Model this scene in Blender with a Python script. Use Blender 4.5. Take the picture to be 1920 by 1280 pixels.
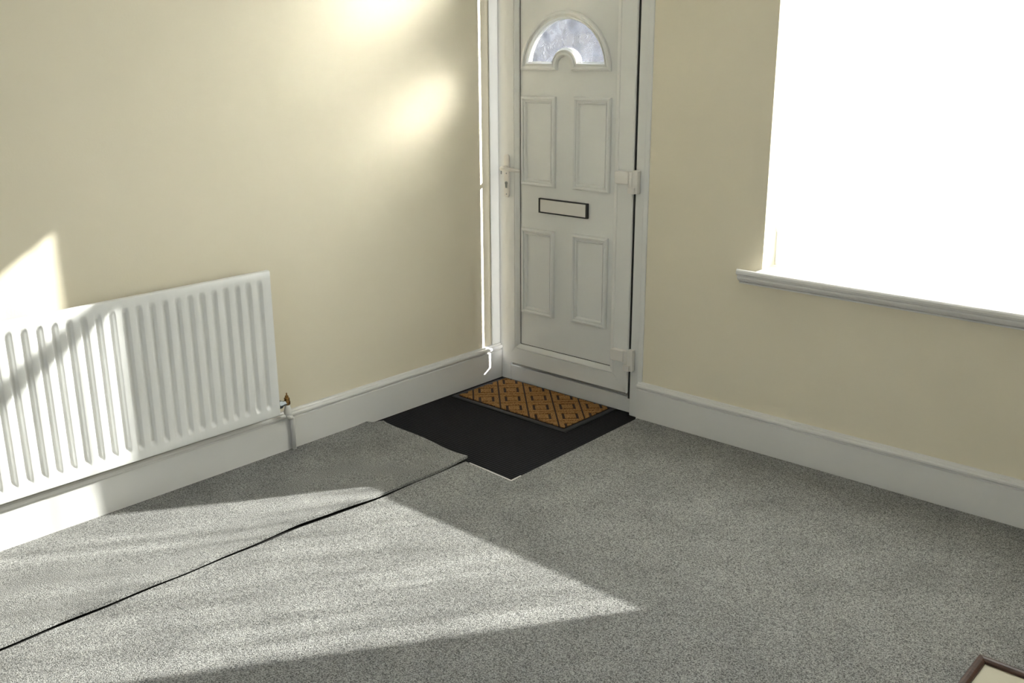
import bpy, bmesh, math, random
from mathutils import Vector, Matrix
from mathutils.geometry import tessellate_polygon

# ------------------------------------------------------------------ camera
scn = bpy.context.scene
for o in list(bpy.data.objects):
    bpy.data.objects.remove(o, do_unlink=True)
C = scn.collection
YAW, PITCH, ROLL = -0.7342, 0.2889, -0.0052
cam_d = bpy.data.cameras.new('camera')
cam = bpy.data.objects.new('camera', cam_d)
C.objects.link(cam)
fw = Vector((math.sin(YAW) * math.cos(PITCH), math.cos(YAW) * math.cos(PITCH), -math.sin(PITCH)))
rt = Vector((math.cos(YAW), -math.sin(YAW), 0))
up = rt.cross(fw)
r2 = rt * math.cos(ROLL) + up * math.sin(ROLL)
u2 = -rt * math.sin(ROLL) + up * math.cos(ROLL)
M = Matrix((r2, u2, -fw)).transposed().to_4x4()
M.translation = (3.371, -3.597, 1.65)
cam.matrix_world = M
cam_d.sensor_width = 36
cam_d.lens = 36 * 1852.4 / 1920
cam_d.clip_start = 0.05
scn.camera = cam

# ------------------------------------------------------------------ light and exposure
vs = scn.view_settings
vs.view_transform = 'Standard'
vs.look = 'None'
vs.gamma = 1
vs.use_curve_mapping = False
vs.exposure = 2.1
scn.cycles.sample_clamp_indirect = 0.0     # sunlight scattered by the textured door glass stays unclamped

SUN_DIR = Vector((-0.685, -1.0, -0.60)).normalized()
sun_d = bpy.data.lights.new('sun', 'SUN')
sun_d.energy = 14.0
sun_d.angle = math.radians(0.6)
sun_d.color = (1.0, 0.97, 0.92)
sun = bpy.data.objects.new('sun', sun_d)
C.objects.link(sun)
sun.rotation_euler = SUN_DIR.to_track_quat('-Z', 'Y').to_euler()
sun.location = (6, 9, 6)

world = bpy.data.worlds.new('sky')
scn.world = world
world.use_nodes = True
wn = world.node_tree.nodes
wl = world.node_tree.links
wbg = wn['Background']
wbg.inputs['Strength'].default_value = 2.2
wtc = wn.new('ShaderNodeTexCoord')
wsp = wn.new('ShaderNodeSeparateXYZ')
wrm = wn.new('ShaderNodeValToRGB')
wl.new(wtc.outputs['Generated'], wsp.inputs[0])
wl.new(wsp.outputs['Z'], wrm.inputs[0])
wrm.color_ramp.elements[0].color = (0.95, 0.96, 1.0, 1)
wrm.color_ramp.elements[1].color = (0.45, 0.65, 1.0, 1)
wl.new(wrm.outputs[0], wbg.inputs['Color'])


# ------------------------------------------------------------------ materials
def lin(c):
    return tuple((v / 12.92 if v <= 0.04045 else ((v + 0.055) / 1.055) ** 2.4) for v in c) + (1,)


def base_mat(name, color, rough=0.5, spec=0.5, metal=0.0):
    m = bpy.data.materials.new(name)
    m.use_nodes = True
    b = m.node_tree.nodes['Principled BSDF']
    b.inputs['Base Color'].default_value = tuple(color) + (1,) if len(color) == 3 else color
    b.inputs['Roughness'].default_value = rough
    b.inputs['Metallic'].default_value = metal
    b.inputs['Specular IOR Level'].default_value = spec
    return m, m.node_tree.nodes, m.node_tree.links, b


def noise_on(n, l, b, c0, c1, scale, lo=0.35, hi=0.65, bump=0.0, bscale=None, dist=0.002, detail=3, stretch=(1, 1, 1)):
    tc = n.new('ShaderNodeTexCoord')
    mp = n.new('ShaderNodeMapping')
    mp.inputs['Scale'].default_value = stretch
    l.new(tc.outputs['Object'], mp.inputs[0])
    nz = n.new('ShaderNodeTexNoise')
    nz.inputs['Scale'].default_value = scale
    nz.inputs['Detail'].default_value = detail
    l.new(mp.outputs[0], nz.inputs['Vector'])
    rp = n.new('ShaderNodeValToRGB')
    rp.color_ramp.elements[0].position = lo
    rp.color_ramp.elements[1].position = hi
    rp.color_ramp.elements[0].color = tuple(c0) + (1,)
    rp.color_ramp.elements[1].color = tuple(c1) + (1,)
    l.new(nz.outputs['Fac'], rp.inputs[0])
    l.new(rp.outputs[0], b.inputs['Base Color'])
    if bump:
        nb = nz
        if bscale:
            nb = n.new('ShaderNodeTexNoise')
            nb.inputs['Scale'].default_value = bscale
            nb.inputs['Detail'].default_value = 2
            l.new(mp.outputs[0], nb.inputs['Vector'])
        bp = n.new('ShaderNodeBump')
        bp.inputs['Strength'].default_value = bump
        bp.inputs['Distance'].default_value = dist
        l.new(nb.outputs['Fac'], bp.inputs['Height'])
        l.new(bp.outputs[0], b.inputs['Normal'])
    return mp, rp


def mat_wall():
    m, n, l, b = base_mat('cream_emulsion', (0.74, 0.68, 0.50), 0.55, 0.3)
    noise_on(n, l, b, (0.825, 0.757, 0.595), (0.85, 0.78, 0.62), 1.6, 0.3, 0.7, bump=0.12, bscale=140, dist=0.002)
    return m


def mat_white(name, c, rough, bump=0.0):
    m, n, l, b = base_mat(name, c, rough, 0.5)
    c0 = tuple(v * 0.975 for v in c)
    noise_on(n, l, b, c0, c, 5.0, 0.3, 0.7, bump=bump, bscale=60, dist=0.001)
    return m


def mat_carpet():
    m, n, l, b = base_mat('grey_twist_carpet', (0.3, 0.3, 0.29), 0.95, 0.1)
    mp, rp = noise_on(n, l, b, (0.06, 0.06, 0.057), (0.46, 0.455, 0.435), 280, 0.33, 0.67, bump=0.9, bscale=300, dist=0.004, detail=2)
    # pile brushed lighter and darker in big soft patches
    tc = n.new('ShaderNodeTexNoise')
    tc.inputs['Scale'].default_value = 5.0
    tc.inputs['Detail'].default_value = 3
    l.new(mp.outputs[0], tc.inputs['Vector'])
    mr = n.new('ShaderNodeMapRange')
    mr.inputs[1].default_value = 0.3
    mr.inputs[2].default_value = 0.7
    mr.inputs[3].default_value = 0.86
    mr.inputs[4].default_value = 1.12
    l.new(tc.outputs['Fac'], mr.inputs[0])
    mx = n.new('ShaderNodeVectorMath')
    mx.operation = 'SCALE'
    l.new(rp.outputs[0], mx.inputs[0])
    l.new(mr.outputs[0], mx.inputs['Scale'])
    l.new(mx.outputs[0], b.inputs['Base Color'])
    b.inputs['Sheen Weight'].default_value = 0.15
    return m


def mat_ribbed():
    m, n, l, b = base_mat('black_ribbed_matting', (0.012, 0.012, 0.014), 0.9, 0.15)
    tc = n.new('ShaderNodeTexCoord')
    wv = n.new('ShaderNodeTexWave')
    wv.bands_direction = 'Y'
    wv.inputs['Scale'].default_value = 21
    wv.inputs['Distortion'].default_value = 0.4
    l.new(tc.outputs['Object'], wv.inputs['Vector'])
    nz = n.new('ShaderNodeTexNoise')
    nz.inputs['Scale'].default_value = 260
    l.new(tc.outputs['Object'], nz.inputs['Vector'])
    mu = n.new('ShaderNodeMath')
    mu.operation = 'MULTIPLY'
    l.new(wv.outputs['Fac'], mu.inputs[0])
    l.new(nz.outputs['Fac'], mu.inputs[1])
    rp = n.new('ShaderNodeValToRGB')
    rp.color_ramp.elements[0].position = 0.1
    rp.color_ramp.elements[1].position = 0.6
    rp.color_ramp.elements[0].color = (0.006, 0.006, 0.007, 1)
    rp.color_ramp.elements[1].color = (0.035, 0.035, 0.04, 1)
    l.new(mu.outputs[0], rp.inputs[0])
    l.new(rp.outputs[0], b.inputs['Base Color'])
    bp = n.new('ShaderNodeBump')
    bp.inputs['Strength'].default_value = 0.8
    bp.inputs['Distance'].default_value = 0.003
    l.new(mu.outputs[0], bp.inputs['Height'])
    l.new(bp.outputs[0], b.inputs['Normal'])
    return m


def mat_coir():
    m, n, l, b = base_mat('coir_fibre', (0.36, 0.19, 0.07), 0.95, 0.1)
    noise_on(n, l, b, (0.16, 0.075, 0.025), (0.56, 0.31, 0.125), 170, 0.3, 0.7, bump=1.0, bscale=220, dist=0.006)
    return m


def mat_wood():
    m, n, l, b = base_mat('dark_stained_wood', (0.05, 0.022, 0.014), 0.35, 0.5)
    noise_on(n, l, b, (0.035, 0.014, 0.010), (0.09, 0.042, 0.028), 22, 0.3, 0.7, bump=0.1, dist=0.001, stretch=(1, 9, 1))
    return m


def mat_net():
    m = bpy.data.materials.new('sheer_net_fabric')
    m.use_nodes = True
    n, l = m.node_tree.nodes, m.node_tree.links
    n.remove(n['Principled BSDF'])
    out = n['Material Output']
    tr = n.new('ShaderNodeBsdfTransparent')
    tl = n.new('ShaderNodeBsdfTranslucent')
    tl.inputs[0].default_value = (0.93, 0.93, 0.91, 1)
    df = n.new('ShaderNodeBsdfDiffuse')
    df.inputs[0].default_value = (0.9, 0.9, 0.88, 1)
    m1 = n.new('ShaderNodeMixShader')
    m1.inputs[0].default_value = 0.25
    l.new(tl.outputs[0], m1.inputs[1])
    l.new(df.outputs[0], m1.inputs[2])
    # gathered cloth: the weave lies denser along soft upright bands
    tc = n.new('ShaderNodeTexCoord')
    mp = n.new('ShaderNodeMapping')
    mp.inputs['Scale'].default_value = (16, 1, 2.2)
    l.new(tc.outputs['Object'], mp.inputs[0])
    nz = n.new('ShaderNodeTexNoise')
    nz.inputs['Scale'].default_value = 1.0
    nz.inputs['Detail'].default_value = 3
    l.new(mp.outputs[0], nz.inputs['Vector'])
    mr = n.new('ShaderNodeMapRange')
    mr.inputs[1].default_value = 0.3
    mr.inputs[2].default_value = 0.7
    mr.inputs[3].default_value = 0.13
    mr.inputs[4].default_value = 0.33
    l.new(nz.outputs['Fac'], mr.inputs[0])
    m2 = n.new('ShaderNodeMixShader')
    l.new(mr.outputs[0], m2.inputs[0])
    l.new(m1.outputs[0], m2.inputs[1])
    l.new(tr.outputs[0], m2.inputs[2])
    l.new(m2.outputs[0], out.inputs['Surface'])
    return m


def mat_clear_glass():
    m = bpy.data.materials.new('clear_window_glass')
    m.use_nodes = True
    n, l = m.node_tree.nodes, m.node_tree.links
    n.remove(n['Principled BSDF'])
    tr = n.new('ShaderNodeBsdfTransparent')
    tr.inputs[0].default_value = (0.95, 0.97, 0.96, 1)
    gl = n.new('ShaderNodeBsdfGlossy')
    gl.inputs['Roughness'].default_value = 0.02
    fr = n.new('ShaderNodeFresnel')
    fr.inputs[0].default_value = 1.45
    mx = n.new('ShaderNodeMixShader')
    l.new(fr.outputs[0], mx.inputs[0])
    l.new(tr.outputs[0], mx.inputs[1])
    l.new(gl.outputs[0], mx.inputs[2])
    l.new(mx.outputs[0], n['Material Output'].inputs['Surface'])
    return m


def mat_swirl_glass():
    m = bpy.data.materials.new('swirl_textured_glass')
    m.use_nodes = True
    n, l = m.node_tree.nodes, m.node_tree.links
    n.remove(n['Principled BSDF'])
    rf = n.new('ShaderNodeBsdfRefraction')
    gl = n.new('ShaderNodeBsdfGlossy')
    rf.distribution = 'BECKMANN'
    gl.distribution = 'BECKMANN'
    rf.inputs['IOR'].default_value = 1.3
    rf.inputs['Roughness'].default_value = 0.22
    rf.inputs['Color'].default_value = (0.73, 0.73, 0.72, 1)
    gl.inputs['Roughness'].default_value = 0.08
    tc = n.new('ShaderNodeTexCoord')
    nz = n.new('ShaderNodeTexNoise')
    nz.inputs['Scale'].default_value = 9
    nz.inputs['Detail'].default_value = 1
    l.new(tc.outputs['Object'], nz.inputs['Vector'])
    ad = n.new('ShaderNodeVectorMath')
    ad.operation = 'MULTIPLY_ADD'
    l.new(nz.outputs['Color'], ad.inputs[0])
    ad.inputs[1].default_value = (0.22, 0.22, 0.22)
    l.new(tc.outputs['Object'], ad.inputs[2])
    wv = n.new('ShaderNodeTexWave')
    wv.wave_type = 'RINGS'
    wv.inputs['Scale'].default_value = 48
    wv.inputs['Distortion'].default_value = 3.0
    l.new(ad.outputs[0], wv.inputs['Vector'])
    bp = n.new('ShaderNodeBump')
    bp.inputs['Strength'].default_value = 0.8
    bp.inputs['Distance'].default_value = 0.0036
    l.new(wv.outputs['Fac'], bp.inputs['Height'])
    l.new(bp.outputs[0], gl.inputs['Normal'])
    l.new(bp.outputs[0], rf.inputs['Normal'])
    mx = n.new('ShaderNodeMixShader')
    mx.inputs[0].default_value = 0.10
    l.new(rf.outputs[0], mx.inputs[1])
    l.new(gl.outputs[0], mx.inputs[2])
    l.new(mx.outputs[0], n['Material Output'].inputs['Surface'])
    return m


def mat_brick():
    m, n, l, b = base_mat('weathered_brick', (0.16, 0.12, 0.10), 0.9, 0.2)
    tc = n.new('ShaderNodeTexCoord')
    mp = n.new('ShaderNodeMapping')
    mp.inputs['Rotation'].default_value = (math.radians(90), 0, 0)
    l.new(tc.outputs['Object'], mp.inputs[0])
    bk = n.new('ShaderNodeTexBrick')
    bk.inputs['Scale'].default_value = 4.4
    bk.inputs['Color1'].default_value = (0.24, 0.215, 0.20, 1)
    bk.inputs['Color2'].default_value = (0.17, 0.155, 0.15, 1)
    bk.inputs['Mortar'].default_value = (0.30, 0.29, 0.28, 1)
    l.new(mp.outputs[0], bk.inputs['Vector'])
    l.new(bk.outputs['Color'], b.inputs['Base Color'])
    return m


MT = {
    'wall': mat_wall(),
    'ceil': mat_white('white_ceiling_paint', (0.84, 0.84, 0.82), 0.8, 0.05),
    'gloss': mat_white('white_gloss_paint', (0.80, 0.79, 0.765), 0.32, 0.06),
    'pvc': mat_white('white_upvc', (0.80, 0.80, 0.775), 0.28),
    'hard': mat_white('ivory_hardware', (0.82, 0.79, 0.74), 0.3),
    'rad': mat_white('white_radiator_enamel', (0.86, 0.86, 0.84), 0.3),
    'black': base_mat('black_plastic', (0.012, 0.011, 0.010), 0.4)[0],
    'gasket': base_mat('dark_rubber_gasket', (0.015, 0.015, 0.013), 0.7)[0],
    'recess_shade': base_mat('recess_shade_grey', (0.34, 0.33, 0.30), 0.7)[0],  # shade under the door leaf, put into the colour
    'chrome': base_mat('dull_steel', (0.24, 0.26, 0.27), 0.42, 0.5, 1.0)[0],
    'brass': base_mat('tarnished_brass', (0.34, 0.19, 0.07), 0.38, 0.5, 1.0)[0],
    'carpet': mat_carpet(),
    'backing': base_mat('pale_carpet_backing', (0.72, 0.71, 0.68), 0.8)[0],
    'under': base_mat('dark_underlay', (0.03, 0.028, 0.026), 0.9)[0],
    'ribbed': mat_ribbed(),
    'rubber': base_mat('black_rubber', (0.014, 0.015, 0.018), 0.55)[0],
    'coirdark': base_mat('dark_coir_base', (0.035, 0.017, 0.008), 0.9)[0],
    'coir': mat_coir(),
    'wood': mat_wood(),
    'cream': base_mat('cream_card', (0.52, 0.48, 0.36), 0.6)[0],
    'net': mat_net(),
    'glass': mat_clear_glass(),
    'swirl': mat_swirl_glass(),
    'brick': mat_brick(),
    'slate': base_mat('grey_roof_slate', (0.10, 0.10, 0.11), 0.7)[0],
    'darkglass': base_mat('dark_window_glass', (0.04, 0.045, 0.05), 0.1)[0],
    'pave': base_mat('grey_asphalt', (0.13, 0.13, 0.13), 0.9)[0],
}


# ------------------------------------------------------------------ mesh helpers
def world_origin(o):
    v = Vector((0, 0, 0))
    while o is not None:
        v = v + o.location
        o = o.parent
    return v


def obj(name, bm, mat, parent=None, smooth=False, loc=None):
    """link bm (built in world coordinates) as one mesh object"""
    me = bpy.data.meshes.new(name)
    bmesh.ops.recalc_face_normals(bm, faces=bm.faces)
    bm.to_mesh(me)
    bm.free()
    org = Vector(loc) if loc is not None else (world_origin(parent) if parent else Vector((0, 0, 0)))
    me.transform(Matrix.Translation(-org))
    o = bpy.data.objects.new(name, me)
    C.objects.link(o)
    if parent:
        o.parent = parent
        o.location = org - world_origin(parent)
    else:
        o.location = org
    me.materials.append(MT[mat])
    if smooth:
        for p in me.polygons:
            p.use_smooth = True
    return o


def bevelled(o, w=0.002, seg=2):
    m = o.modifiers.new('bevel', 'BEVEL')
    m.width = w
    m.segments = seg
    m.limit_method = 'ANGLE'
    return o


def empty(name, loc, parent=None):
    o = bpy.data.objects.new(name, None)
    o.empty_display_size = 0.05
    C.objects.link(o)
    if parent:
        o.parent = parent
        o.location = Vector(loc) - world_origin(parent)
    else:
        o.location = loc
    return o


def tag(o, label, cat=None, group=None, kind=None):
    if label:
        o['label'] = label
    if cat:
        o['category'] = cat
    if group:
        o['group'] = group
    if kind:
        o['kind'] = kind
    return o


def struct(o, label=None):
    o['kind'] = 'structure'
    if label:
        o['label'] = label
    return o


def box(bm, x0, x1, y0, y1, z0, z1):
    v = [bm.verts.new(p) for p in ((x0, y0, z0), (x1, y0, z0), (x1, y1, z0), (x0, y1, z0),
                                   (x0, y0, z1), (x1, y0, z1), (x1, y1, z1), (x0, y1, z1))]
    for f in ((3, 2, 1, 0), (4, 5, 6, 7), (0, 1, 5, 4), (1, 2, 6, 5), (2, 3, 7, 6), (3, 0, 4, 7)):
        bm.faces.new([v[i] for i in f])
    return bm


def boxes(*bs):
    bm = bmesh.new()
    for b in bs:
        box(bm, *b)
    return bm


def loft(bm, rings, close_ring=True, caps=True):
    R = [[bm.verts.new(p) for p in r] for r in rings]
    n = len(R[0])
    for a, b in zip(R[:-1], R[1:]):
        for i in range(n if close_ring else n - 1):
            j = (i + 1) % n
            bm.faces.new((a[i], a[j], b[j], b[i]))
    if caps and close_ring:
        bm.faces.new(R[0][::-1])
        bm.faces.new(R[-1])
    return bm


def prism(bm, poly, axis, a0, a1):
    """poly: list of 2-tuples in the other two axes (cyclic order xyz without axis)"""
    def mk(p, a):
        if axis == 'x':
            return (a, p[0], p[1])
        if axis == 'y':
            return (p[0], a, p[1])
        return (p[0], p[1], a)
    return loft(bm, [[mk(p, a0) for p in poly], [mk(p, a1) for p in poly]])


def tube(bm, pts, r, seg=12, caps=True):
    pts = [Vector(p) for p in pts]
    rings = []
    rs = r if isinstance(r, (list, tuple)) else [r] * len(pts)
    for i, p in enumerate(pts):
        t = (pts[min(i + 1, len(pts) - 1)] - pts[max(i - 1, 0)]).normalized()
        a = t.orthogonal().normalized() if abs(t.z) > 0.9 else t.cross(Vector((0, 0, 1))).normalized()
        if abs(t.z) > 0.9:
            a = (Vector((1, 0, 0)) - t * t.x).normalized()
        b = t.cross(a)
        rings.append([p + (a * math.cos(2 * math.pi * k / seg) + b * math.sin(2 * math.pi * k / seg)) * rs[i] for k in range(seg)])
    return loft(bm, rings, True, caps)


def offset_poly(pts, d):
    """inward offset of a counter-clockwise closed polygon with mitred corners"""
    n = len(pts)
    out = []
    for i in range(n):
        p0, p1, p2 = Vector(pts[i - 1]), Vector(pts[i]), Vector(pts[(i + 1) % n])
        e1 = (p1 - p0).normalized()
        e2 = (p2 - p1).normalized()
        n1 = Vector((-e1.y, e1.x))
        n2 = Vector((-e2.y, e2.x))
        m = (n1 + n2)
        m.normalize()
        k = max(0.35, m.dot(n1))
        out.append(tuple(p1 + m * (d / k)))
    return out


def moulding(bm, path, prof, ybase):
    """sweep profile [(inset, height)] round a closed xz path; height goes toward the room (-y)"""
    rings = []
    for ins, h in prof:
        rings.append([(p[0], ybase - h, p[1]) for p in offset_poly(path, ins)])
    return loft(bm, rings, True, False)


def plate_with_hole(name, outer, holes, y0, y1):
    """flat plate in the xz plane with holes, solid from y0 to y1"""
    bm = bmesh.new()
    loops = [[Vector((p[0], p[1], 0)) for p in poly] for poly in [outer] + holes]
    tris = tessellate_polygon(loops)
    va, vb = [], []
    for lp_ in loops:
        n0 = len(va)
        for p in lp_:
            va.append(bm.verts.new((p.x, y0, p.y)))
            vb.append(bm.verts.new((p.x, y1, p.y)))
        n = len(lp_)
        for i in range(n):
            j = (i + 1) % n
            bm.faces.new((va[n0 + i], va[n0 + j], vb[n0 + j], vb[n0 + i]))
    for t in tris:
        bm.faces.new([va[i] for i in t])
        bm.faces.new([vb[i] for i in reversed(t)])
    return bm


# ------------------------------------------------------------------ the setting
RX, RY, RZ = 4.4, -4.7, 2.7          # room size
DX1, DZ1 = 0.93, 2.50                # doorway (door, frame and the light above it)
WX0, WX1, WZ0, WZ1 = 1.495, 2.955, 0.782, 2.50   # window opening
WT = 0.17                            # outer wall thickness

struct(obj('floor', boxes((-0.12, RX + 0.12, RY - 0.12, 0.30, -0.16, -0.018)), 'under'))
struct(obj('ceiling', boxes((-0.12, RX + 0.12, RY - 0.12, WT, RZ, RZ + 0.12)), 'ceil'))
struct(obj('wall_left', boxes((-0.12, 0, RY - 0.12, WT, -0.018, RZ)), 'wall'))
struct(obj('wall_right', boxes((RX, RX + 0.12, RY - 0.12, WT, -0.018, RZ)), 'wall'))
BX0, BX1, BZ0, BZ1 = 1.4, 2.6, 1.1, 1.98     # window added behind the camera to fill the room with light
wf_bm = plate_with_hole('wall_front', [(0, -0.018), (RX, -0.018), (RX, RZ), (0, RZ)], [[(BX0, BZ0), (BX0, BZ1), (BX1, BZ1), (BX1, BZ0)]], RY - 0.12, RY)
struct(obj('wall_front', wf_bm, 'wall'))
w2 = struct(empty('fill_window', ((BX0 + BX1) / 2, RY - 0.06, BZ0)), 'white window added behind the camera for fill light')
for bx in ((BX0, BX0 + 0.05, BZ0, BZ1), (BX1 - 0.05, BX1, BZ0, BZ1), ((BX0 + BX1) / 2 - 0.03, (BX0 + BX1) / 2 + 0.03, BZ0 + 0.05, BZ1 - 0.05), (BX0 + 0.05, BX1 - 0.05, BZ0, BZ0 + 0.05), (BX0 + 0.05, BX1 - 0.05, BZ1 - 0.05, BZ1)):
    bevelled(obj('frame_rail', boxes((bx[0], bx[1], RY - 0.09, RY - 0.03, bx[2], bx[3])), 'pvc', w2), 0.003)
for x0, x1 in ((BX0 + 0.05, (BX0 + BX1) / 2 - 0.03), ((BX0 + BX1) / 2 + 0.03, BX1 - 0.05)):
    obj('pane', boxes((x0, x1, RY - 0.061, RY - 0.0608, BZ0 + 0.05, BZ1 - 0.05)), 'glass', w2)
wb = plate_with_hole('wall_back', [(0, DZ1), (DX1 - 0.012, DZ1), (DX1 - 0.012, -0.018), (RX, -0.018), (RX, RZ), (0, RZ)],
                     [[(WX0, WZ0 - 0.03), (WX0, WZ1), (WX1, WZ1), (WX1, WZ0 - 0.03)]], 0, WT)
struct(obj('wall_back', wb, 'wall'))
struct(obj('ground', boxes((-26, 20, 0.30, 26, -0.40, -0.25), (-14, 20, -26, RY - 0.12, -0.40, -0.25)), 'pave'))

# backlit terrace added across the road to grey the view through the door glass
hs = empty('added_terrace', (4.0, 16.0, -0.25))
tag(hs, 'dark brick terrace added across the road, blurred behind the arched door glass', 'building')
obj('brick_wall', boxes((-15.0, 18.0, 15.0, 20.0, -0.25, 6.4)), 'brick', hs)
bm = bmesh.new()
prism(bm, [(14.7, 6.4), (20.3, 6.4), (17.5, 8.2)], 'x', -15.2, 18.2)
obj('roof', bm, 'slate', hs)
for k in range(6):
    xw = -14.0 + 4.8 * k
    for z0 in (0.7, 3.2):
        wq = bevelled(obj('window', boxes((xw, xw + 1.3, 14.93, 15.02, z0, z0 + 1.5)), 'pvc', hs), 0.01)
        obj('pane', boxes((xw + 0.08, xw + 1.22, 14.90, 14.94, z0 + 0.08, z0 + 1.42)), 'darkglass', wq)

# skirting boards: flat face, groove, rounded top bead
SK = [(0.0, -0.012), (0.019, -0.012), (0.019, 0.136), (0.0145, 0.139), (0.0145, 0.1425), (0.0205, 0.145),
      (0.0245, 0.150), (0.0245, 0.157), (0.020, 0.163), (0.012, 0.165), (0.009, 0.171), (0.0, 0.173)]
bm = bmesh.new()
prism(bm, [(p[0], p[1]) for p in SK], 'y', 0.039, RY)
struct(obj('baseboard_left', bm, 'gloss'))
bm = bmesh.new()
prism(bm, [(-p[0], p[1]) for p in SK], 'x', 0.914, RX)
struct(obj('baseboard_back', bm, 'gloss'))
bm = bmesh.new()
prism(bm, [(RX - p[0], p[1]) for p in SK], 'y', -0.025, RY)
struct(obj('baseboard_right', bm, 'gloss'))
bm = bmesh.new()
prism(bm, [(RY + p[0], p[1]) for p in SK], 'x', 0.025, RX - 0.025)
struct(obj('baseboard_front', bm, 'gloss'))

# white trims beside the door
o = struct(bevelled(obj('trim_1', boxes((0.8555, 0.932, 0.007, 0.10, -0.012, DZ1), (0.906, 0.932, -0.006, 0.007, -0.012, DZ1)), 'pvc'), 0.005, 3), 'white upright trim between the hinged door edge and cream wall')
o = struct(bevelled(obj('trim_2', boxes((0.0, 0.007, -0.022, 0.039, 0.173, DZ1)), 'pvc'), 0.002), 'thin white cover strip on cream wall beside the lock side of the door')

# ------------------------------------------------------------------ door
door = struct(empty('door_1', (0.45, 0.02, 0.0)), 'white panelled front door with arched textured glass')
LX0, LX1, LZ0, LZ1 = 0.060, 0.846, 0.095, 2.02
PX0, PX1, PZ0, PZ1 = 0.171, 0.738, 0.205, 1.91
SF = 0.052       # sash depth
SX, SZ = 0.7, 0.6
# fixed frame: lock-side jamb, threshold, transom bar, head
fr = empty('door_frame', (0.45, 0.07, 0.0), door)
bevelled(obj('jamb', boxes((0.0, 0.080, 0.040, 0.11, -0.012, DZ1)), 'pvc', fr), 0.003)
bevelled(obj('jamb', boxes((0.860, 0.918, 0.105, 0.16, -0.012, DZ1)), 'pvc', fr), 0.003)
bevelled(obj('threshold', boxes((0.080, 0.852, 0.040, 0.13, -0.012, 0.066), (0.0195, 0.080, 0.0385, 0.0399, -0.012, 0.066)), 'pvc', fr), 0.003)
bevelled(obj('weather_bar', boxes((0.150, 0.852, 0.0525, 0.10, 0.066, 0.15)), 'recess_shade', fr), 0.002)  # painted grey to imitate the shaded recess below the leaf
obj('weather_bar', boxes((0.080, 0.150, 0.0525, 0.10, 0.066, 0.119)), 'recess_shade', fr)
bevelled(obj('transom_rail', boxes((0.070, 0.852, 0.015, 0.11, 2.0, 2.16)), 'pvc', fr), 0.003)
bevelled(obj('head_rail', boxes((0.070, 0.852, 0.04, 0.11, 2.44, 2.50)), 'pvc', fr), 0.003)
obj('toplight_pane', boxes((0.070, 0.852, 0.070, 0.0702, 2.16, 2.44)), 'swirl', fr)

# sash: four mitred members, outer edge splayed back, sloping glazing bead on the inner edge
leaf = empty('leaf', (0.45, 0.02, 0.095), door)


def sash_member(a, b, c, d, nrm):
    """outer a->b, inner d<-c on the face plane (x,z); splays outer edge along the light gap"""
    bm = bmesh.new()
    g = 0.0008
    A, B, Cc, D = [Vector(p) for p in (a, b, c, d)]
    ctr = Vector(((LX0 + LX1) / 2, (LZ0 + LZ1) / 2))

    def splay(p, k):
        q = Vector(p)
        q.x += (SX if p[0] < ctr.x else 0.05) * k if True else 0
        if p[0] > ctr.x:
            q.x = p[0] - 0.05 * k
        q.y += (SZ if p[1] < ctr.y else -0.05) * k
        return q
    # shrink a hair along the mitres so the joint reads
    ab = (B - A).normalized() * g
    A2, B2, C2, D2 = A + ab, B - ab, Cc - ab, D + ab
    rings = []
    chamf = 0.004
    inn = (D - A).normalized() + (Cc - B).normalized()
    rings.append([(p.x, SF, p.y) for p in (splay(A2, SF + 0.004), splay(B2, SF + 0.004), C2, D2)])
    rings.append([(p.x, chamf, p.y) for p in (splay(A2, chamf), splay(B2, chamf), C2, D2)])
    n = Vector(nrm) * chamf
    rings.append([(p.x, 0.0, p.y) for p in (A2 + n, B2 + n, C2 - n * 0.3, D2 - n * 0.3)])
    loft(bm, rings)
    return bm


BW = 0.026   # bead width
ox0, ox1, oz0, oz1 = LX0, LX1, LZ0, LZ1
ix0, ix1, iz0, iz1 = PX0 - BW, PX1 + BW, PZ0 - BW, PZ1 + BW
obj('stile', sash_member((ox0, oz1), (ox0, oz0), (ix0, iz0), (ix0, iz1), (1, 0)), 'pvc', leaf)
obj('stile', sash_member((ox1, oz0), (ox1, oz1), (ix1, iz1), (ix1, iz0), (-1, 0)), 'pvc', leaf)
obj('bottom_rail', sash_member((ox0, oz0), (ox1, oz0), (ix1, iz0), (ix0, iz0), (0, 1)), 'pvc', leaf)
obj('top_rail', sash_member((ox1, oz1), (ox0, oz1), (ix0, iz1), (ix1, iz1), (0, -1)), 'pvc', leaf)


def bead(a, b, c, d):
    """a,b on the sash face; c,d on the panel"""
    bm = bmesh.new()
    rings = []
    A, B, Cc, D = [Vector(p) for p in (a, b, c, d)]
    for t, y in ((0.0, 0.0015), (0.12, -0.001), (0.3, 0.0), (0.93, 0.008), (1.0, 0.011)):
        p, q = A.lerp(D, t), B.lerp(Cc, t)
        rings.append([(p.x, y, p.y), (q.x, y, q.y), (q.x, 0.03, q.y), (p.x, 0.03, p.y)])
    loft(bm, rings)
    return bm


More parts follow.
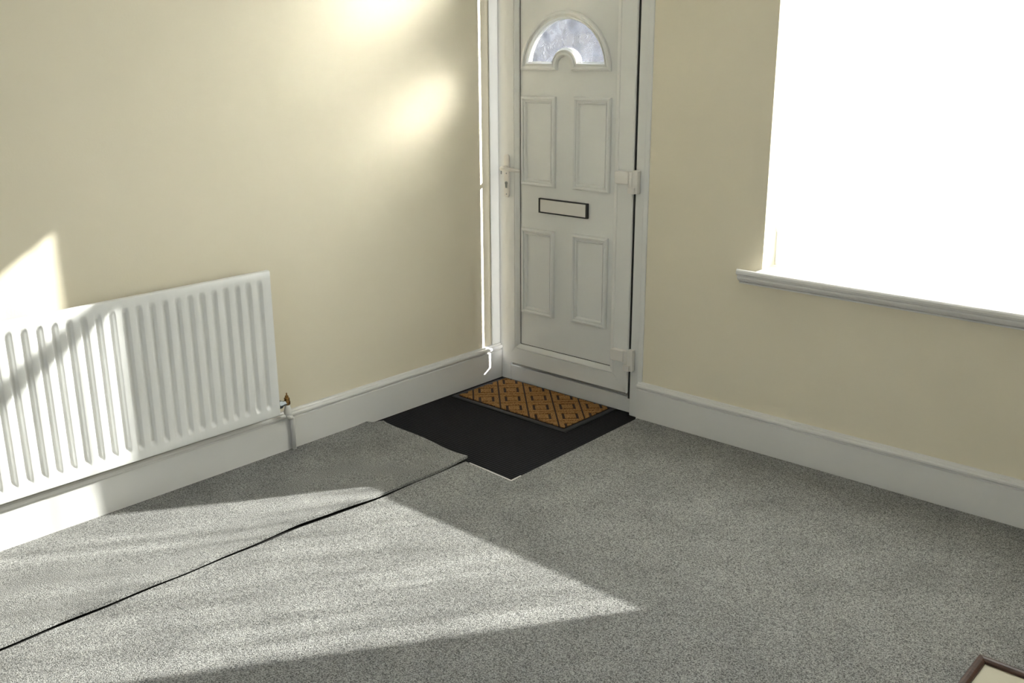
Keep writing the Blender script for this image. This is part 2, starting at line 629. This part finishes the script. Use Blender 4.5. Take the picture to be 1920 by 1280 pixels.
obj('glazing_bead', bead((ix0, iz1), (ix0, iz0), (PX0, PZ0), (PX0, PZ1)), 'pvc', leaf)
obj('glazing_bead', bead((ix1, iz0), (ix1, iz1), (PX1, PZ1), (PX1, PZ0)), 'pvc', leaf)
obj('glazing_bead', bead((ix0, iz0), (ix1, iz0), (PX1, PZ0), (PX0, PZ0)), 'pvc', leaf)
obj('glazing_bead', bead((ix1, iz1), (ix0, iz1), (PX0, PZ1), (PX1, PZ1)), 'pvc', leaf)
GP = 0.0028
bm = plate_with_hole('gasket', [(PX0 - 0.001, PZ0 - 0.001), (PX1 + 0.001, PZ0 - 0.001), (PX1 + 0.001, PZ1 + 0.001), (PX0 - 0.001, PZ1 + 0.001)],
                     [[(PX0 + GP, PZ0 + GP), (PX0 + GP, PZ1 - GP), (PX1 - GP, PZ1 - GP), (PX1 - GP, PZ0 + GP)]], 0.0155, 0.022)
tag(obj('gasket', bm, 'gasket', leaf), 'thin dark rubber gasket around the door panel')
# dark seal in the gap at the hinge side
obj('seal', boxes((0.8462, 0.8553, 0.0095, 0.05, 0.07, 2.02)), 'gasket', leaf)

# arched light outline, inset by d
FCX, FZ0, FR, NR, NH = 0.443, 1.549, 0.2615, 0.042, 0.020


def fan_outline(d):
    pts = []
    zb = FZ0 + d
    r, q = FR - d, NR + d
    a0 = math.asin(d / r)
    b0 = math.asin(max(0.0, (d - NH) / q))
    zc = FZ0 + max(NH, 0)
    pts.append((FCX - q * math.cos(b0), zb))
    for k in range(17):
        a = math.pi - b0 - (math.pi - 2 * b0) * k / 16
        pts.append((FCX + q * math.cos(a), max(zb, zc + q * math.sin(a)) + 1e-5))
    pts.append((FCX + q * math.cos(b0), zb))
    for k in range(49):
        a = a0 + (math.pi - 2 * a0) * k / 48
        pts.append((FCX + r * math.cos(a), FZ0 + r * math.sin(a)))
    return pts


PY = 0.0165
bm = plate_with_hole('panel', [(PX0 - 0.004, PZ0 - 0.004), (PX1 + 0.004, PZ0 - 0.004), (PX1 + 0.004, PZ1 + 0.004), (PX0 - 0.004, PZ1 + 0.004)], [fan_outline(0.038)[1:-50] + fan_outline(0.038)[-49:]], PY, PY + 0.026)
obj('panel', bm, 'pvc', leaf)
MP = [(0.0, 0.0), (0.0015, 0.006), (0.006, 0.009), (0.012, 0.0095), (0.017, 0.007), (0.0185, 0.0045), (0.0225, 0.0045),
      (0.024, 0.0065), (0.028, 0.006), (0.033, 0.001), (0.036, -0.002)]
bm = bmesh.new()
loft(bm, [[(p[0], PY - h * 1.85, p[1]) for p in fan_outline(a * 1.08)] for a, h in MP], True, False)
obj('arch_moulding', bm, 'pvc', leaf)
for (x0, x1, z0, z1) in ((0.183, 0.394, 1.013, 1.433), (0.500, 0.711, 1.017, 1.437), (0.182, 0.391, 0.376, 0.806), (0.500, 0.709, 0.380, 0.812)):
    bm = bmesh.new()
    path = [(x0, z0), (x1, z0), (x1, z1), (x0, z1)]
    moulding(bm, path, [(a, h * 1.8) for a, h in MP], PY)
    q = offset_poly(path, 0.030)
    f = bm.faces.new([bm.verts.new((p[0], PY - 0.0012, p[1])) for p in q])
    obj('panel_moulding', bm, 'pvc', leaf)
pane_poly = fan_outline(0.036)[1:-50] + fan_outline(0.036)[-49:]
pane_bm = plate_with_hole('glass', pane_poly, [], PY + 0.018, PY + 0.0182)
tag(obj('glass_pane', pane_bm, 'swirl', leaf), 'arched pane of clear swirl-textured glass')

# letter plate
lp = empty('letter_plate', (0.445, PY, 0.925), leaf)
bm = plate_with_hole('surround', [(0.296, 0.889), (0.592, 0.889), (0.592, 0.960), (0.296, 0.960)],
                     [[(0.304, 0.8945), (0.304, 0.9545), (0.581, 0.9545), (0.581, 0.8945)]], PY - 0.013, PY + 0.001)
bevelled(tag(obj('surround', bm, 'black', lp), 'black letter plate surround'), 0.002)
bevelled(tag(obj('flap', boxes((0.305, 0.580, PY - 0.011, PY, 0.895, 0.954)), 'hard', lp), 'pale flap of the letter plate'), 0.002)

# lever handle on long backplate
hd = empty('handle', (0.102, 0.0, 1.05), leaf)
pl = []
for k in range(13):
    a = math.pi * k / 12
    pl.append((0.102 + 0.0165 * math.cos(a), 1.139 + 0.0165 * math.sin(a)))
for k in range(13):
    a = math.pi + math.pi * k / 12
    pl.append((0.102 + 0.0165 * math.cos(a), 0.962 + 0.0165 * math.sin(a)))
bevelled(obj('backplate', prism(bmesh.new(), pl, 'y', 0.001, -0.010), 'hard', hd), 0.003, 3)
bm = tube(bmesh.new(), [(0.102, -0.008, 1.09), (0.102, -0.034, 1.09), (0.104, -0.046, 1.09), (0.112, -0.053, 1.09), (0.150, -0.054, 1.0895), (0.195, -0.053, 1.088), (0.222, -0.050, 1.087), (0.226, -0.049, 1.087)],
          [0.0125, 0.0115, 0.011, 0.0105, 0.0095, 0.0085, 0.0075, 0.004], 14)
obj('lever', bm, 'hard', hd, True)
kh = []
for k in range(9):
    a = -0.25 * math.pi + 1.5 * math.pi * k / 8
    kh.append((0.102 + 0.0085 * math.cos(a), 1.016 + 0.0085 * math.sin(a)))
kh += [(0.097, 0.992), (0.107, 0.992)]
tag(obj('lock_cylinder', prism(bmesh.new(), kh, 'y', -0.009, -0.0125), 'chrome', hd), 'dull steel lock cylinder')
obj('keyhole', boxes((0.1008, 0.1032, -0.0127, -0.0120, 0.996, 1.019)), 'black', hd)
for z in (0.962, 1.063):
    obj('screw', tube(bmesh.new(), [(0.102, -0.009, z), (0.102, -0.0108, z)], 0.0035, 10), 'chrome', hd)
obj('latch', boxes((0.040, 0.080, 0.016, 0.030, 1.052, 1.068)), 'chrome', leaf)

# flag hinges
for zc in (1.128, 0.310, 1.972):
    hg = empty('hinge', (0.83, -0.005, zc - 0.05), leaf)
    arm = [(0.768, zc - 0.058), (0.836, zc - 0.056), (0.836, zc - 0.002), (0.768, zc - 0.002), (0.763, zc - 0.008), (0.763, zc - 0.052)]
    bevelled(obj('hinge_arm', prism(bmesh.new(), arm, 'y', 0.001, -0.027), 'hard', hg), 0.004, 3)
    bevelled(obj('knuckle', tube(bmesh.new(), [(0.845, -0.016, zc - 0.068), (0.845, -0.016, zc - 0.001)], 0.0105, 16), 'hard', hg, True), 0.001)
    bevelled(obj('hinge_base', boxes((0.8535, 0.882, -0.019, 0.0065, zc - 0.096, zc + 0.006), (0.836, 0.872, -0.028, 0.0, zc - 0.096, zc - 0.0685)), 'hard', hg), 0.003, 3)
    for k in range(3):
        obj('knuckle_ring', tube(bmesh.new(), [(0.845, -0.016, zc - 0.012 - 0.012 * k), (0.845, -0.016, zc - 0.016 - 0.012 * k)], 0.0115, 16), 'hard', hg)

# ------------------------------------------------------------------ window
win = struct(empty('window_1', ((WX0 + WX1) / 2, 0.12, WZ0)), 'wide white window behind a sheer net curtain')
FY0, FY1, FWD = 0.10, 0.15, 0.05
wf = empty('window_frame', ((WX0 + WX1) / 2, 0.12, WZ0), win)
bevelled(obj('side_rail', boxes((WX0, WX0 + FWD, FY0, FY1, WZ0, WZ1)), 'pvc', wf), 0.004)
bevelled(obj('side_rail', boxes((WX1 - FWD, WX1, FY0, FY1, WZ0, WZ1)), 'pvc', wf), 0.004)
bevelled(obj('bottom_rail', boxes((WX0 + FWD, WX1 - FWD, FY0, FY1, WZ0, WZ0 + FWD)), 'pvc', wf), 0.004)
bevelled(obj('head_rail', boxes((WX0 + FWD, WX1 - FWD, FY0, FY1, WZ1 - FWD, WZ1)), 'pvc', wf), 0.004)
bevelled(obj('transom_bar', boxes((WX0 + FWD, WX1 - FWD, FY0, FY1, 2.09, 2.15)), 'pvc', wf), 0.004)
obj('pane', boxes((WX0 + FWD, WX1 - FWD, 0.125, 0.1252, WZ0 + FWD, 2.09)), 'glass', win)
obj('pane', boxes((WX0 + FWD, WX1 - FWD, 0.125, 0.1252, 2.15, WZ1 - FWD)), 'glass', win)
# moulded window board
SP = [(0.10, 0.782), (-0.052, 0.782), (-0.058, 0.779), (-0.061, 0.773), (-0.061, 0.764), (-0.057, 0.759), (-0.046, 0.757), (-0.046, 0.753),
      (-0.049, 0.751), (-0.049, 0.744), (-0.044, 0.736), (-0.035, 0.730), (-0.024, 0.729), (-0.024, 0.726), (-0.031, 0.724), (-0.029, 0.719), (-0.024, 0.717), (0.0, 0.717), (0.0, 0.752), (0.10, 0.752)]
bm = bmesh.new()
SX0, SX1 = 1.410, 3.04
prism(bm, [p for p in SP if p[0] <= 0.0], 'x', SX0, WX0)
prism(bm, SP, 'x', WX0, WX1)
prism(bm, [p for p in SP if p[0] <= 0.0], 'x', WX1, SX1)
bmesh.ops.remove_doubles(bm, verts=bm.verts, dist=1e-5)
tag(obj('window_sill', bm, 'gloss', win), 'white moulded window sill')

# ------------------------------------------------------------------ net curtain
bm = bmesh.new()
NU, NV = 260, 40
random.seed(4)
ph = [random.uniform(0, 6.28) for _ in range(6)]
X0, X1, Z0, Z1 = WX0 + 0.004, WX1 - 0.004, 0.786, 2.48
grid = []
for j in range(NV + 1):
    v = j / NV
    z = Z0 + (Z1 - Z0) * v
    row = []
    for i in range(NU + 1):
        u = i / NU
        x = X0 + (X1 - X0) * u
        if z < 0.98:
            x += 0.032 * (1 - u) ** 8 * min(1, (0.98 - z) / 0.05)
        amp = 0.010 * (1.1 - 0.5 * v)
        y = 0.040 + amp * (math.sin(u * 95 + ph[0] + 0.5 * math.sin(v * 3 + ph[1])) * 0.6 + math.sin(u * 41 + ph[2] + 0.8 * v) * 0.6 + 0.4 * math.sin(u * 160 + ph[3]))
        row.append(bm.verts.new((x, y, z)))
    grid.append(row)
for j in range(NV):
    for i in range(NU):
        bm.faces.new((grid[j][i], grid[j][i + 1], grid[j + 1][i + 1], grid[j + 1][i]))
net = empty('net_curtain', ((X0 + X1) / 2, 0.04, Z0))
tag(net, 'sheer white net curtain glowing with sunlight in front of window', 'curtain')
obj('curtain_fabric', bm, 'net', net, True)
obj('curtain_rod', tube(bmesh.new(), [(WX0, 0.04, 2.485), (WX1, 0.04, 2.485)], 0.006, 10), 'pvc', net, True)

# ------------------------------------------------------------------ carpets
def seam_x(y):
    # cut edge of the loose strip beside the radiator wall
    K = [(-4.8, 0.600), (-2.75, 0.614), (-2.25, 0.622), (-1.72, 0.633), (-1.40, 0.664), (-1.12, 0.664), (-0.80, 0.666)]
    for (y0, x0), (y1, x1) in zip(K[:-1], K[1:]):
        if y <= y1:
            t = max(0.0, (y - y0) / (y1 - y0))
            t = t * t * (3 - 2 * t) * 0.5 + t * 0.5
            return x0 + (x1 - x0) * t + 0.002 * math.sin(y * 23 + 1)
    return 0.666


main_poly = []
ys = [RY + 0.03 + (-0.905 - RY - 0.03) * k / 60 for k in range(61)]
left_edge = [(seam_x(y) + 0.014, y) for y in ys]
main_poly += left_edge
main_poly += [(0.80, -0.916), (0.948, -0.926), (0.942, -0.70), (0.935, -0.40), (0.928, -0.10), (0.926, -0.024)]
main_poly += [(RX - 0.02, -0.021), (RX - 0.02, RY + 0.03)]
bm = bmesh.new()
prism(bm, main_poly, 'z', -0.016, 0.0)
carpet = obj('carpet', bm, 'carpet', None, loc=(2.5, -2.3, -0.016))
tag(carpet, 'large grey twist-pile carpet covering most of the floor, cut around the black entrance mat', 'carpet')
be = bmesh.new()
prism(be, [(0.700, -0.9065), (0.80, -0.9135), (0.951, -0.9235), (0.949, -0.86), (0.9435, -0.86), (0.9445, -0.918), (0.80, -0.908), (0.700, -0.9025)], 'z', -0.012, 0.001)
tag(obj('backing_edge', be, 'backing', carpet), 'pale raw backing showing along the cut carpet edge')

# loose strip: slab with a lifted cut edge
bm = bmesh.new()
NX, NY = 26, 150


def strip_end(x):
    t = x / 0.66
    if x < 0.05:
        return -0.884 + 0.03 * (x / 0.05) ** 2
    return -0.822 - 0.055 * ((t - 0.075) / 0.925) ** 0.8 - 0.007 * math.sin(t * 9)


top, bot = [], []
for j in range(NY + 1):
    v = (j / NY)
    rt_, rb_ = [], []
    for i in range(NX + 1):
        u = i / NX
        ye = strip_end(u * 0.66)
        y = ye + (RY + 0.03 - ye) * (v ** 1.5)
        x = 0.0185 + (seam_x(y) - 0.0185) * u
        lift = 0.011 * u ** 4 * (1 + 0.25 * math.sin(y * 7)) + 0.004 * math.exp(-((y - ye) / 0.05) ** 2)
        lift += 0.003 * math.sin(y * 5 + u * 4) * u
        rt_.append(bm.verts.new((x, y, 0.0 + max(lift, 0.0))))
        rb_.append(bm.verts.new((x, y, -0.011 + max(lift, 0.0))))
    top.append(rt_)
    bot.append(rb_)
for j in range(NY):
    for i in range(NX):
        bm.faces.new((top[j][i], top[j][i + 1], top[j + 1][i + 1], top[j + 1][i]))
        bm.faces.new((bot[j][i], bot[j + 1][i], bot[j + 1][i + 1], bot[j][i + 1]))
for j in range(NY):
    bm.faces.new((top[j][0], top[j + 1][0], bot[j + 1][0], bot[j][0]))
    bm.faces.new((top[j][NX], bot[j][NX], bot[j + 1][NX], top[j + 1][NX]))
for i in range(NX):
    bm.faces.new((top[0][i], bot[0][i], bot[0][i + 1], top[0][i + 1]))
    bm.faces.new((top[NY][i], top[NY][i + 1], bot[NY][i + 1], bot[NY][i]))
tag(obj('carpet', bm, 'carpet', None, loc=(0.33, -2.7, -0.012)), 'loose narrow grey carpet strip with lifted cut edge along the radiator wall', 'carpet')

# black entrance matting
bm = bmesh.new()
prism(bm, [(0.012, -0.90), (0.655, -0.905), (0.80, -0.909), (0.942, -0.917), (0.934, -0.40), (0.925, -0.10), (0.917, -0.022), (0.905, -0.010), (0.870, -0.008), (0.852, 0.0), (0.852, 0.039), (0.012, 0.039)], 'z', -0.017, -0.0115)
tag(obj('entrance_mat', bm, 'ribbed', None, loc=(0.47, -0.43, -0.017)), 'black ribbed entrance matting on the floor below the front door', 'mat')

# coir doormat
MX0, MX1, MY0, MY1 = 0.044, 0.772, -0.366, 0.030
MZ = -0.0113
mat_root = empty('doormat', ((MX0 + MX1) / 2, (MY0 + MY1) / 2, MZ))
tag(mat_root, 'brown coir doormat with diamond pattern and black rubber border by the door', 'mat')
bm = bmesh.new()
rim = [(MX0, MY0), (MX1, MY0), (MX1, MY1), (MX0, MY1)]
rings = []
for d, z in ((0.0, MZ), (0.0, MZ + 0.003), (0.004, MZ + 0.006), (0.012, MZ + 0.0065), (0.024, MZ + 0.0055), (0.026, MZ + 0.004)):
    rings.append([(p[0], p[1], z) for p in offset_poly(rim, d)])
loft(bm, rings)
tag(obj('rubber_border', bm, 'rubber', mat_root), 'black rubber base and border of the doormat')
fx0, fx1, fy0, fy1 = MX0 + 0.030, MX1 - 0.030, MY0 + 0.030, MY1 - 0.022
obj('coir_base', boxes((fx0, fx1, fy0, fy1, MZ + 0.003, MZ + 0.0075)), 'coirdark', mat_root)


def clip_rect(poly, x0, x1, y0, y1):
    def clip(ps, inside, inter):
        out = []
        for i in range(len(ps)):
            a, b = ps[i - 1], ps[i]
            ia, ib = inside(a), inside(b)
            if ib:
                if not ia:
                    out.append(inter(a, b))
                out.append(b)
            elif ia:
                out.append(inter(a, b))
        return out

    def ix(k):
        return lambda a, b: (k, a[1] + (b[1] - a[1]) * (k - a[0]) / (b[0] - a[0]))

    def iy(k):
        return lambda a, b: (a[0] + (b[0] - a[0]) * (k - a[1]) / (b[1] - a[1]), k)
    for ins, it in ((lambda p: p[0] >= x0, ix(x0)), (lambda p: p[0] <= x1, ix(x1)), (lambda p: p[1] >= y0, iy(y0)), (lambda p: p[1] <= y1, iy(y1))):
        if not poly:
            return poly
        poly = clip(poly, ins, it)
    return poly


def area(p):
    return abs(sum(p[i - 1][0] * p[i][1] - p[i][0] * p[i - 1][1] for i in range(len(p)))) / 2


HD = 0.0905       # half diagonal of one diamond
random.seed(11)
for a in range(-2, 12):
    for b in range(-8, 8):
        cx = fx0 + 0.055 + (a + b) * HD
        cy = fy1 - 0.03 + (a - b) * HD - 7 * HD * 0
        if cx < fx0 - HD or cx > fx1 + HD or cy < fy0 - HD or cy > fy1 + HD:
            continue

        def dia(r):
            return [(cx + r, cy), (cx, cy + r), (cx - r, cy), (cx, cy - r)]
        o4, m4, i4 = dia(HD - 0.0058), dia(HD * 0.60), dia(HD * 0.60 - 0.0175)
        bm = bmesh.new()
        made = 0
        h = MZ + 0.0118 + random.uniform(-0.0006, 0.0006)
        pieces = [[o4[k], o4[(k + 1) % 4], m4[(k + 1) % 4], m4[k]] for k in range(4)] + [i4]
        for pc in pieces:
            q = clip_rect(pc, fx0, fx1, fy0, fy1)
            if len(q) >= 3 and area(q) > 1e-5:
                qq = [(p[0], p[1]) for p in q]
                # drop repeated points
                uq = []
                for p in qq:
                    if not uq or (abs(p[0] - uq[-1][0]) + abs(p[1] - uq[-1][1])) > 1e-5:
                        uq.append(p)
                if len(uq) > 2 and (abs(uq[0][0] - uq[-1][0]) + abs(uq[0][1] - uq[-1][1])) < 1e-5:
                    uq.pop()
                if len(uq) >= 3:
                    prism(bm, uq, 'z', MZ + 0.007, h)
                    made += 1
        if made:
            bmesh.ops.remove_doubles(bm, verts=bm.verts, dist=1e-5)
            obj('coir_diamond', bm, 'coir', mat_root)
        else:
            bm.free()

# ------------------------------------------------------------------ radiator
RYA, RYB, RZA, RZB, RXF = -1.400, -2.86, 0.200, 0.812, 0.100
rad = empty('radiator', (0.06, (RYA + RYB) / 2, RZA))
tag(rad, 'white ribbed panel radiator mounted on the cream wall above the skirting', 'radiator')
PIT = 0.0505
G0 = -1.452
ycol = []
k = 0
prof = [(-0.0155, 0.0), (-0.0132, -0.0013), (-0.0090, -0.0100), (-0.0058, -0.0130), (0.0, -0.0136), (0.0058, -0.0130), (0.0090, -0.0100), (0.0132, -0.0013), (0.0155, 0.0)]
ycol.append((RYA, None))
y = G0
ng = 0
while y - 0.03 > RYB:
    for dy, dep in reversed(prof):
        ycol.append((y + dy, dep))
    y -= PIT
    ng += 1
ycol.append((RYB, None))
GZ0, GZ1 = 0.238, 0.778
zr = [RZA + 0.006, GZ0 - 0.004, GZ0 + 0.002, GZ0 + 0.009, GZ0 + 0.016, GZ0 + 0.024, 0.42, 0.6, GZ1 - 0.024, GZ1 - 0.016, GZ1 - 0.009, GZ1 - 0.002, GZ1 + 0.004, RZB - 0.006]


def endmask(z):
    d = min(z - GZ0, GZ1 - z)
    t = max(0.0, min(1.0, (d + 0.003) / 0.026))
    return t * t * (3 - 2 * t)


bm = bmesh.new()
rows = []
for z in zr:
    rows.append([bm.verts.new((RXF + (dep or 0.0) * endmask(z), yy, z)) for yy, dep in ycol])
for a, b in zip(rows[:-1], rows[1:]):
    for i in range(len(a) - 1):
        bm.faces.new((a[i], a[i + 1], b[i + 1], b[i]))


def rim_row(x, dy, z):
    return [bm.verts.new((x, yy + (-dy if i == 0 else dy if i == len(ycol) - 1 else 0), z)) for i, (yy, dep) in enumerate(ycol)]


# rolled edges and returned back
prev = rows[-1]
loops = [[rows[0][0]] + [r[0] for r in rows[1:]], ]
tp = [prev]
for (x, z) in ((RXF - 0.002, RZB - 0.002), (RXF - 0.006, RZB), (RXF - 0.020, RZB), (RXF - 0.024, RZB - 0.003)):
    r_ = rim_row(x, 0, z)
    for i in range(len(ycol) - 1):
        bm.faces.new((tp[-1][i], tp[-1][i + 1], r_[i + 1], r_[i]))
    tp.append(r_)
bt = [rows[0]]
for (x, z) in ((RXF - 0.002, RZA + 0.002), (RXF - 0.006, RZA), (RXF - 0.020, RZA), (RXF - 0.024, RZA + 0.003)):
    r_ = rim_row(x, 0, z)
    for i in range(len(ycol) - 1):
        bm.faces.new((bt[-1][i + 1], bt[-1][i], r_[i], r_[i + 1]))
    bt.append(r_)
for i in range(len(ycol) - 1):
    bm.faces.new((tp[-1][i + 1], tp[-1][i], bt[-1][i], bt[-1][i + 1]))
for e in (0, -1):
    ring = [r[e] for r in rows] + [r[e] for r in tp[1:]] + [r[e] for r in reversed(bt[1:])]
    bm.faces.new(ring if e == 0 else ring[::-1])
p = obj('front_panel', bm, 'rad', rad)
for f in p.data.polygons:
    f.use_smooth = len(f.vertices) == 4
m = p.modifiers.new('edge', 'EDGE_SPLIT')
m.split_angle = math.radians(50)
# convector fins folded behind the panel
bm = bmesh.new()
yy = RYA - 0.04
pts = []
while yy > RYB + 0.04:
    pts += [(0.075, yy), (0.046, yy - 0.004), (0.046, yy - 0.012), (0.075, yy - 0.016)]
    yy -= 0.025
a_ = [bm.verts.new((p_[0], p_[1], RZA + 0.05)) for p_ in pts]
b_ = [bm.verts.new((p_[0], p_[1], RZB - 0.04)) for p_ in pts]
for i in range(len(pts) - 1):
    bm.faces.new((a_[i], a_[i + 1], b_[i + 1], b_[i]))
obj('convector_fins', bm, 'rad', rad)
for yb in (RYA - 0.22, RYB + 0.22):
    obj('wall_bracket', boxes((0.0, 0.006, yb - 0.02, yb + 0.02, RZA + 0.06, RZB - 0.06), (0.0, 0.076, yb - 0.004, yb + 0.004, RZA + 0.06, RZA + 0.10), (0.0, 0.076, yb - 0.004, yb + 0.004, RZB - 0.12, RZB - 0.08)), 'rad', rad)
# valve, feed pipe
VX, VY = 0.062, -1.338
vl = empty('valve', (VX, VY, 0.175), rad)
obj('valve_body', tube(bmesh.new(), [(VX, VY, 0.178), (VX, VY, 0.184), (VX, VY, 0.196), (VX, VY, 0.212), (VX, VY, 0.222)], [0.013, 0.0165, 0.0165, 0.012, 0.0105], 14), 'gloss', vl, True)
tag(obj('union_nut', tube(bmesh.new(), [(VX, -1.404, 0.232), (VX, -1.384, 0.232), (VX, -1.383, 0.232), (VX, -1.366, 0.232), (VX, -1.365, 0.232), (VX, VY, 0.230)], [0.010, 0.010, 0.0175, 0.0175, 0.011, 0.011], 6), 'chrome', vl), 'grey metal union nut')
tag(obj('brass_spindle', tube(bmesh.new(), [(VX, VY, 0.220), (VX, VY, 0.226), (VX, VY, 0.238), (VX, VY, 0.240), (VX, VY, 0.252), (VX, VY, 0.254), (VX, VY, 0.262), (VX, VY, 0.263), (VX, VY, 0.274)], [0.010, 0.0135, 0.0135, 0.0115, 0.0115, 0.008, 0.007, 0.0032, 0.0028], 8), 'brass', vl), 'tarnished brass valve spindle')
obj('feed_pipe', tube(bmesh.new(), [(VX, VY, 0.180), (VX, VY, 0.172), (VX - 0.003, VY + 0.004, 0.165), (VX - 0.010, VY + 0.015, 0.158), (0.036, -1.306, 0.150), (0.034, -1.300, 0.142), (0.0335, -1.298, 0.130), (0.0335, -1.298, 0.002)], 0.0095, 12), 'gloss', rad, True)

# ------------------------------------------------------------------ framed panel lying on the carpet
PFX, PFY = 2.731, -0.945
pf = empty('framed_panel', (PFX + 0.25, PFY - 0.2, 0.0))
tag(pf, 'dark brown wooden frame around a blank cream panel lying on grey carpet', 'frame')
path = [(PFX, PFY - 0.42), (PFX + 0.55, PFY - 0.42), (PFX + 0.55, PFY), (PFX, PFY)]
prof = [(0.0, 0.0005), (0.0, 0.018), (0.003, 0.022), (0.010, 0.024), (0.017, 0.022), (0.022, 0.019), (0.024, 0.017), (0.024, 0.0005)]
A0, A1 = path, None
names = ('frame_rail', 'frame_rail', 'frame_rail', 'frame_rail')
for k in range(4):
    bm = bmesh.new()
    rings = []
    ends = []
    offs = [offset_poly(path, d) for d, h in prof]
    r0 = [(offs[q][k][0], offs[q][k][1], prof[q][1]) for q in range(len(prof))]
    r1 = [(offs[q][(k + 1) % 4][0], offs[q][(k + 1) % 4][1], prof[q][1]) for q in range(len(prof))]
    loft(bm, [r0, r1])
    obj(names[k], bm, 'wood', pf)
q = offset_poly(path, 0.0245)
obj('cream_panel', boxes((q[0][0], q[1][0], q[0][1], q[2][1], 0.003, 0.010)), 'cream', pf)
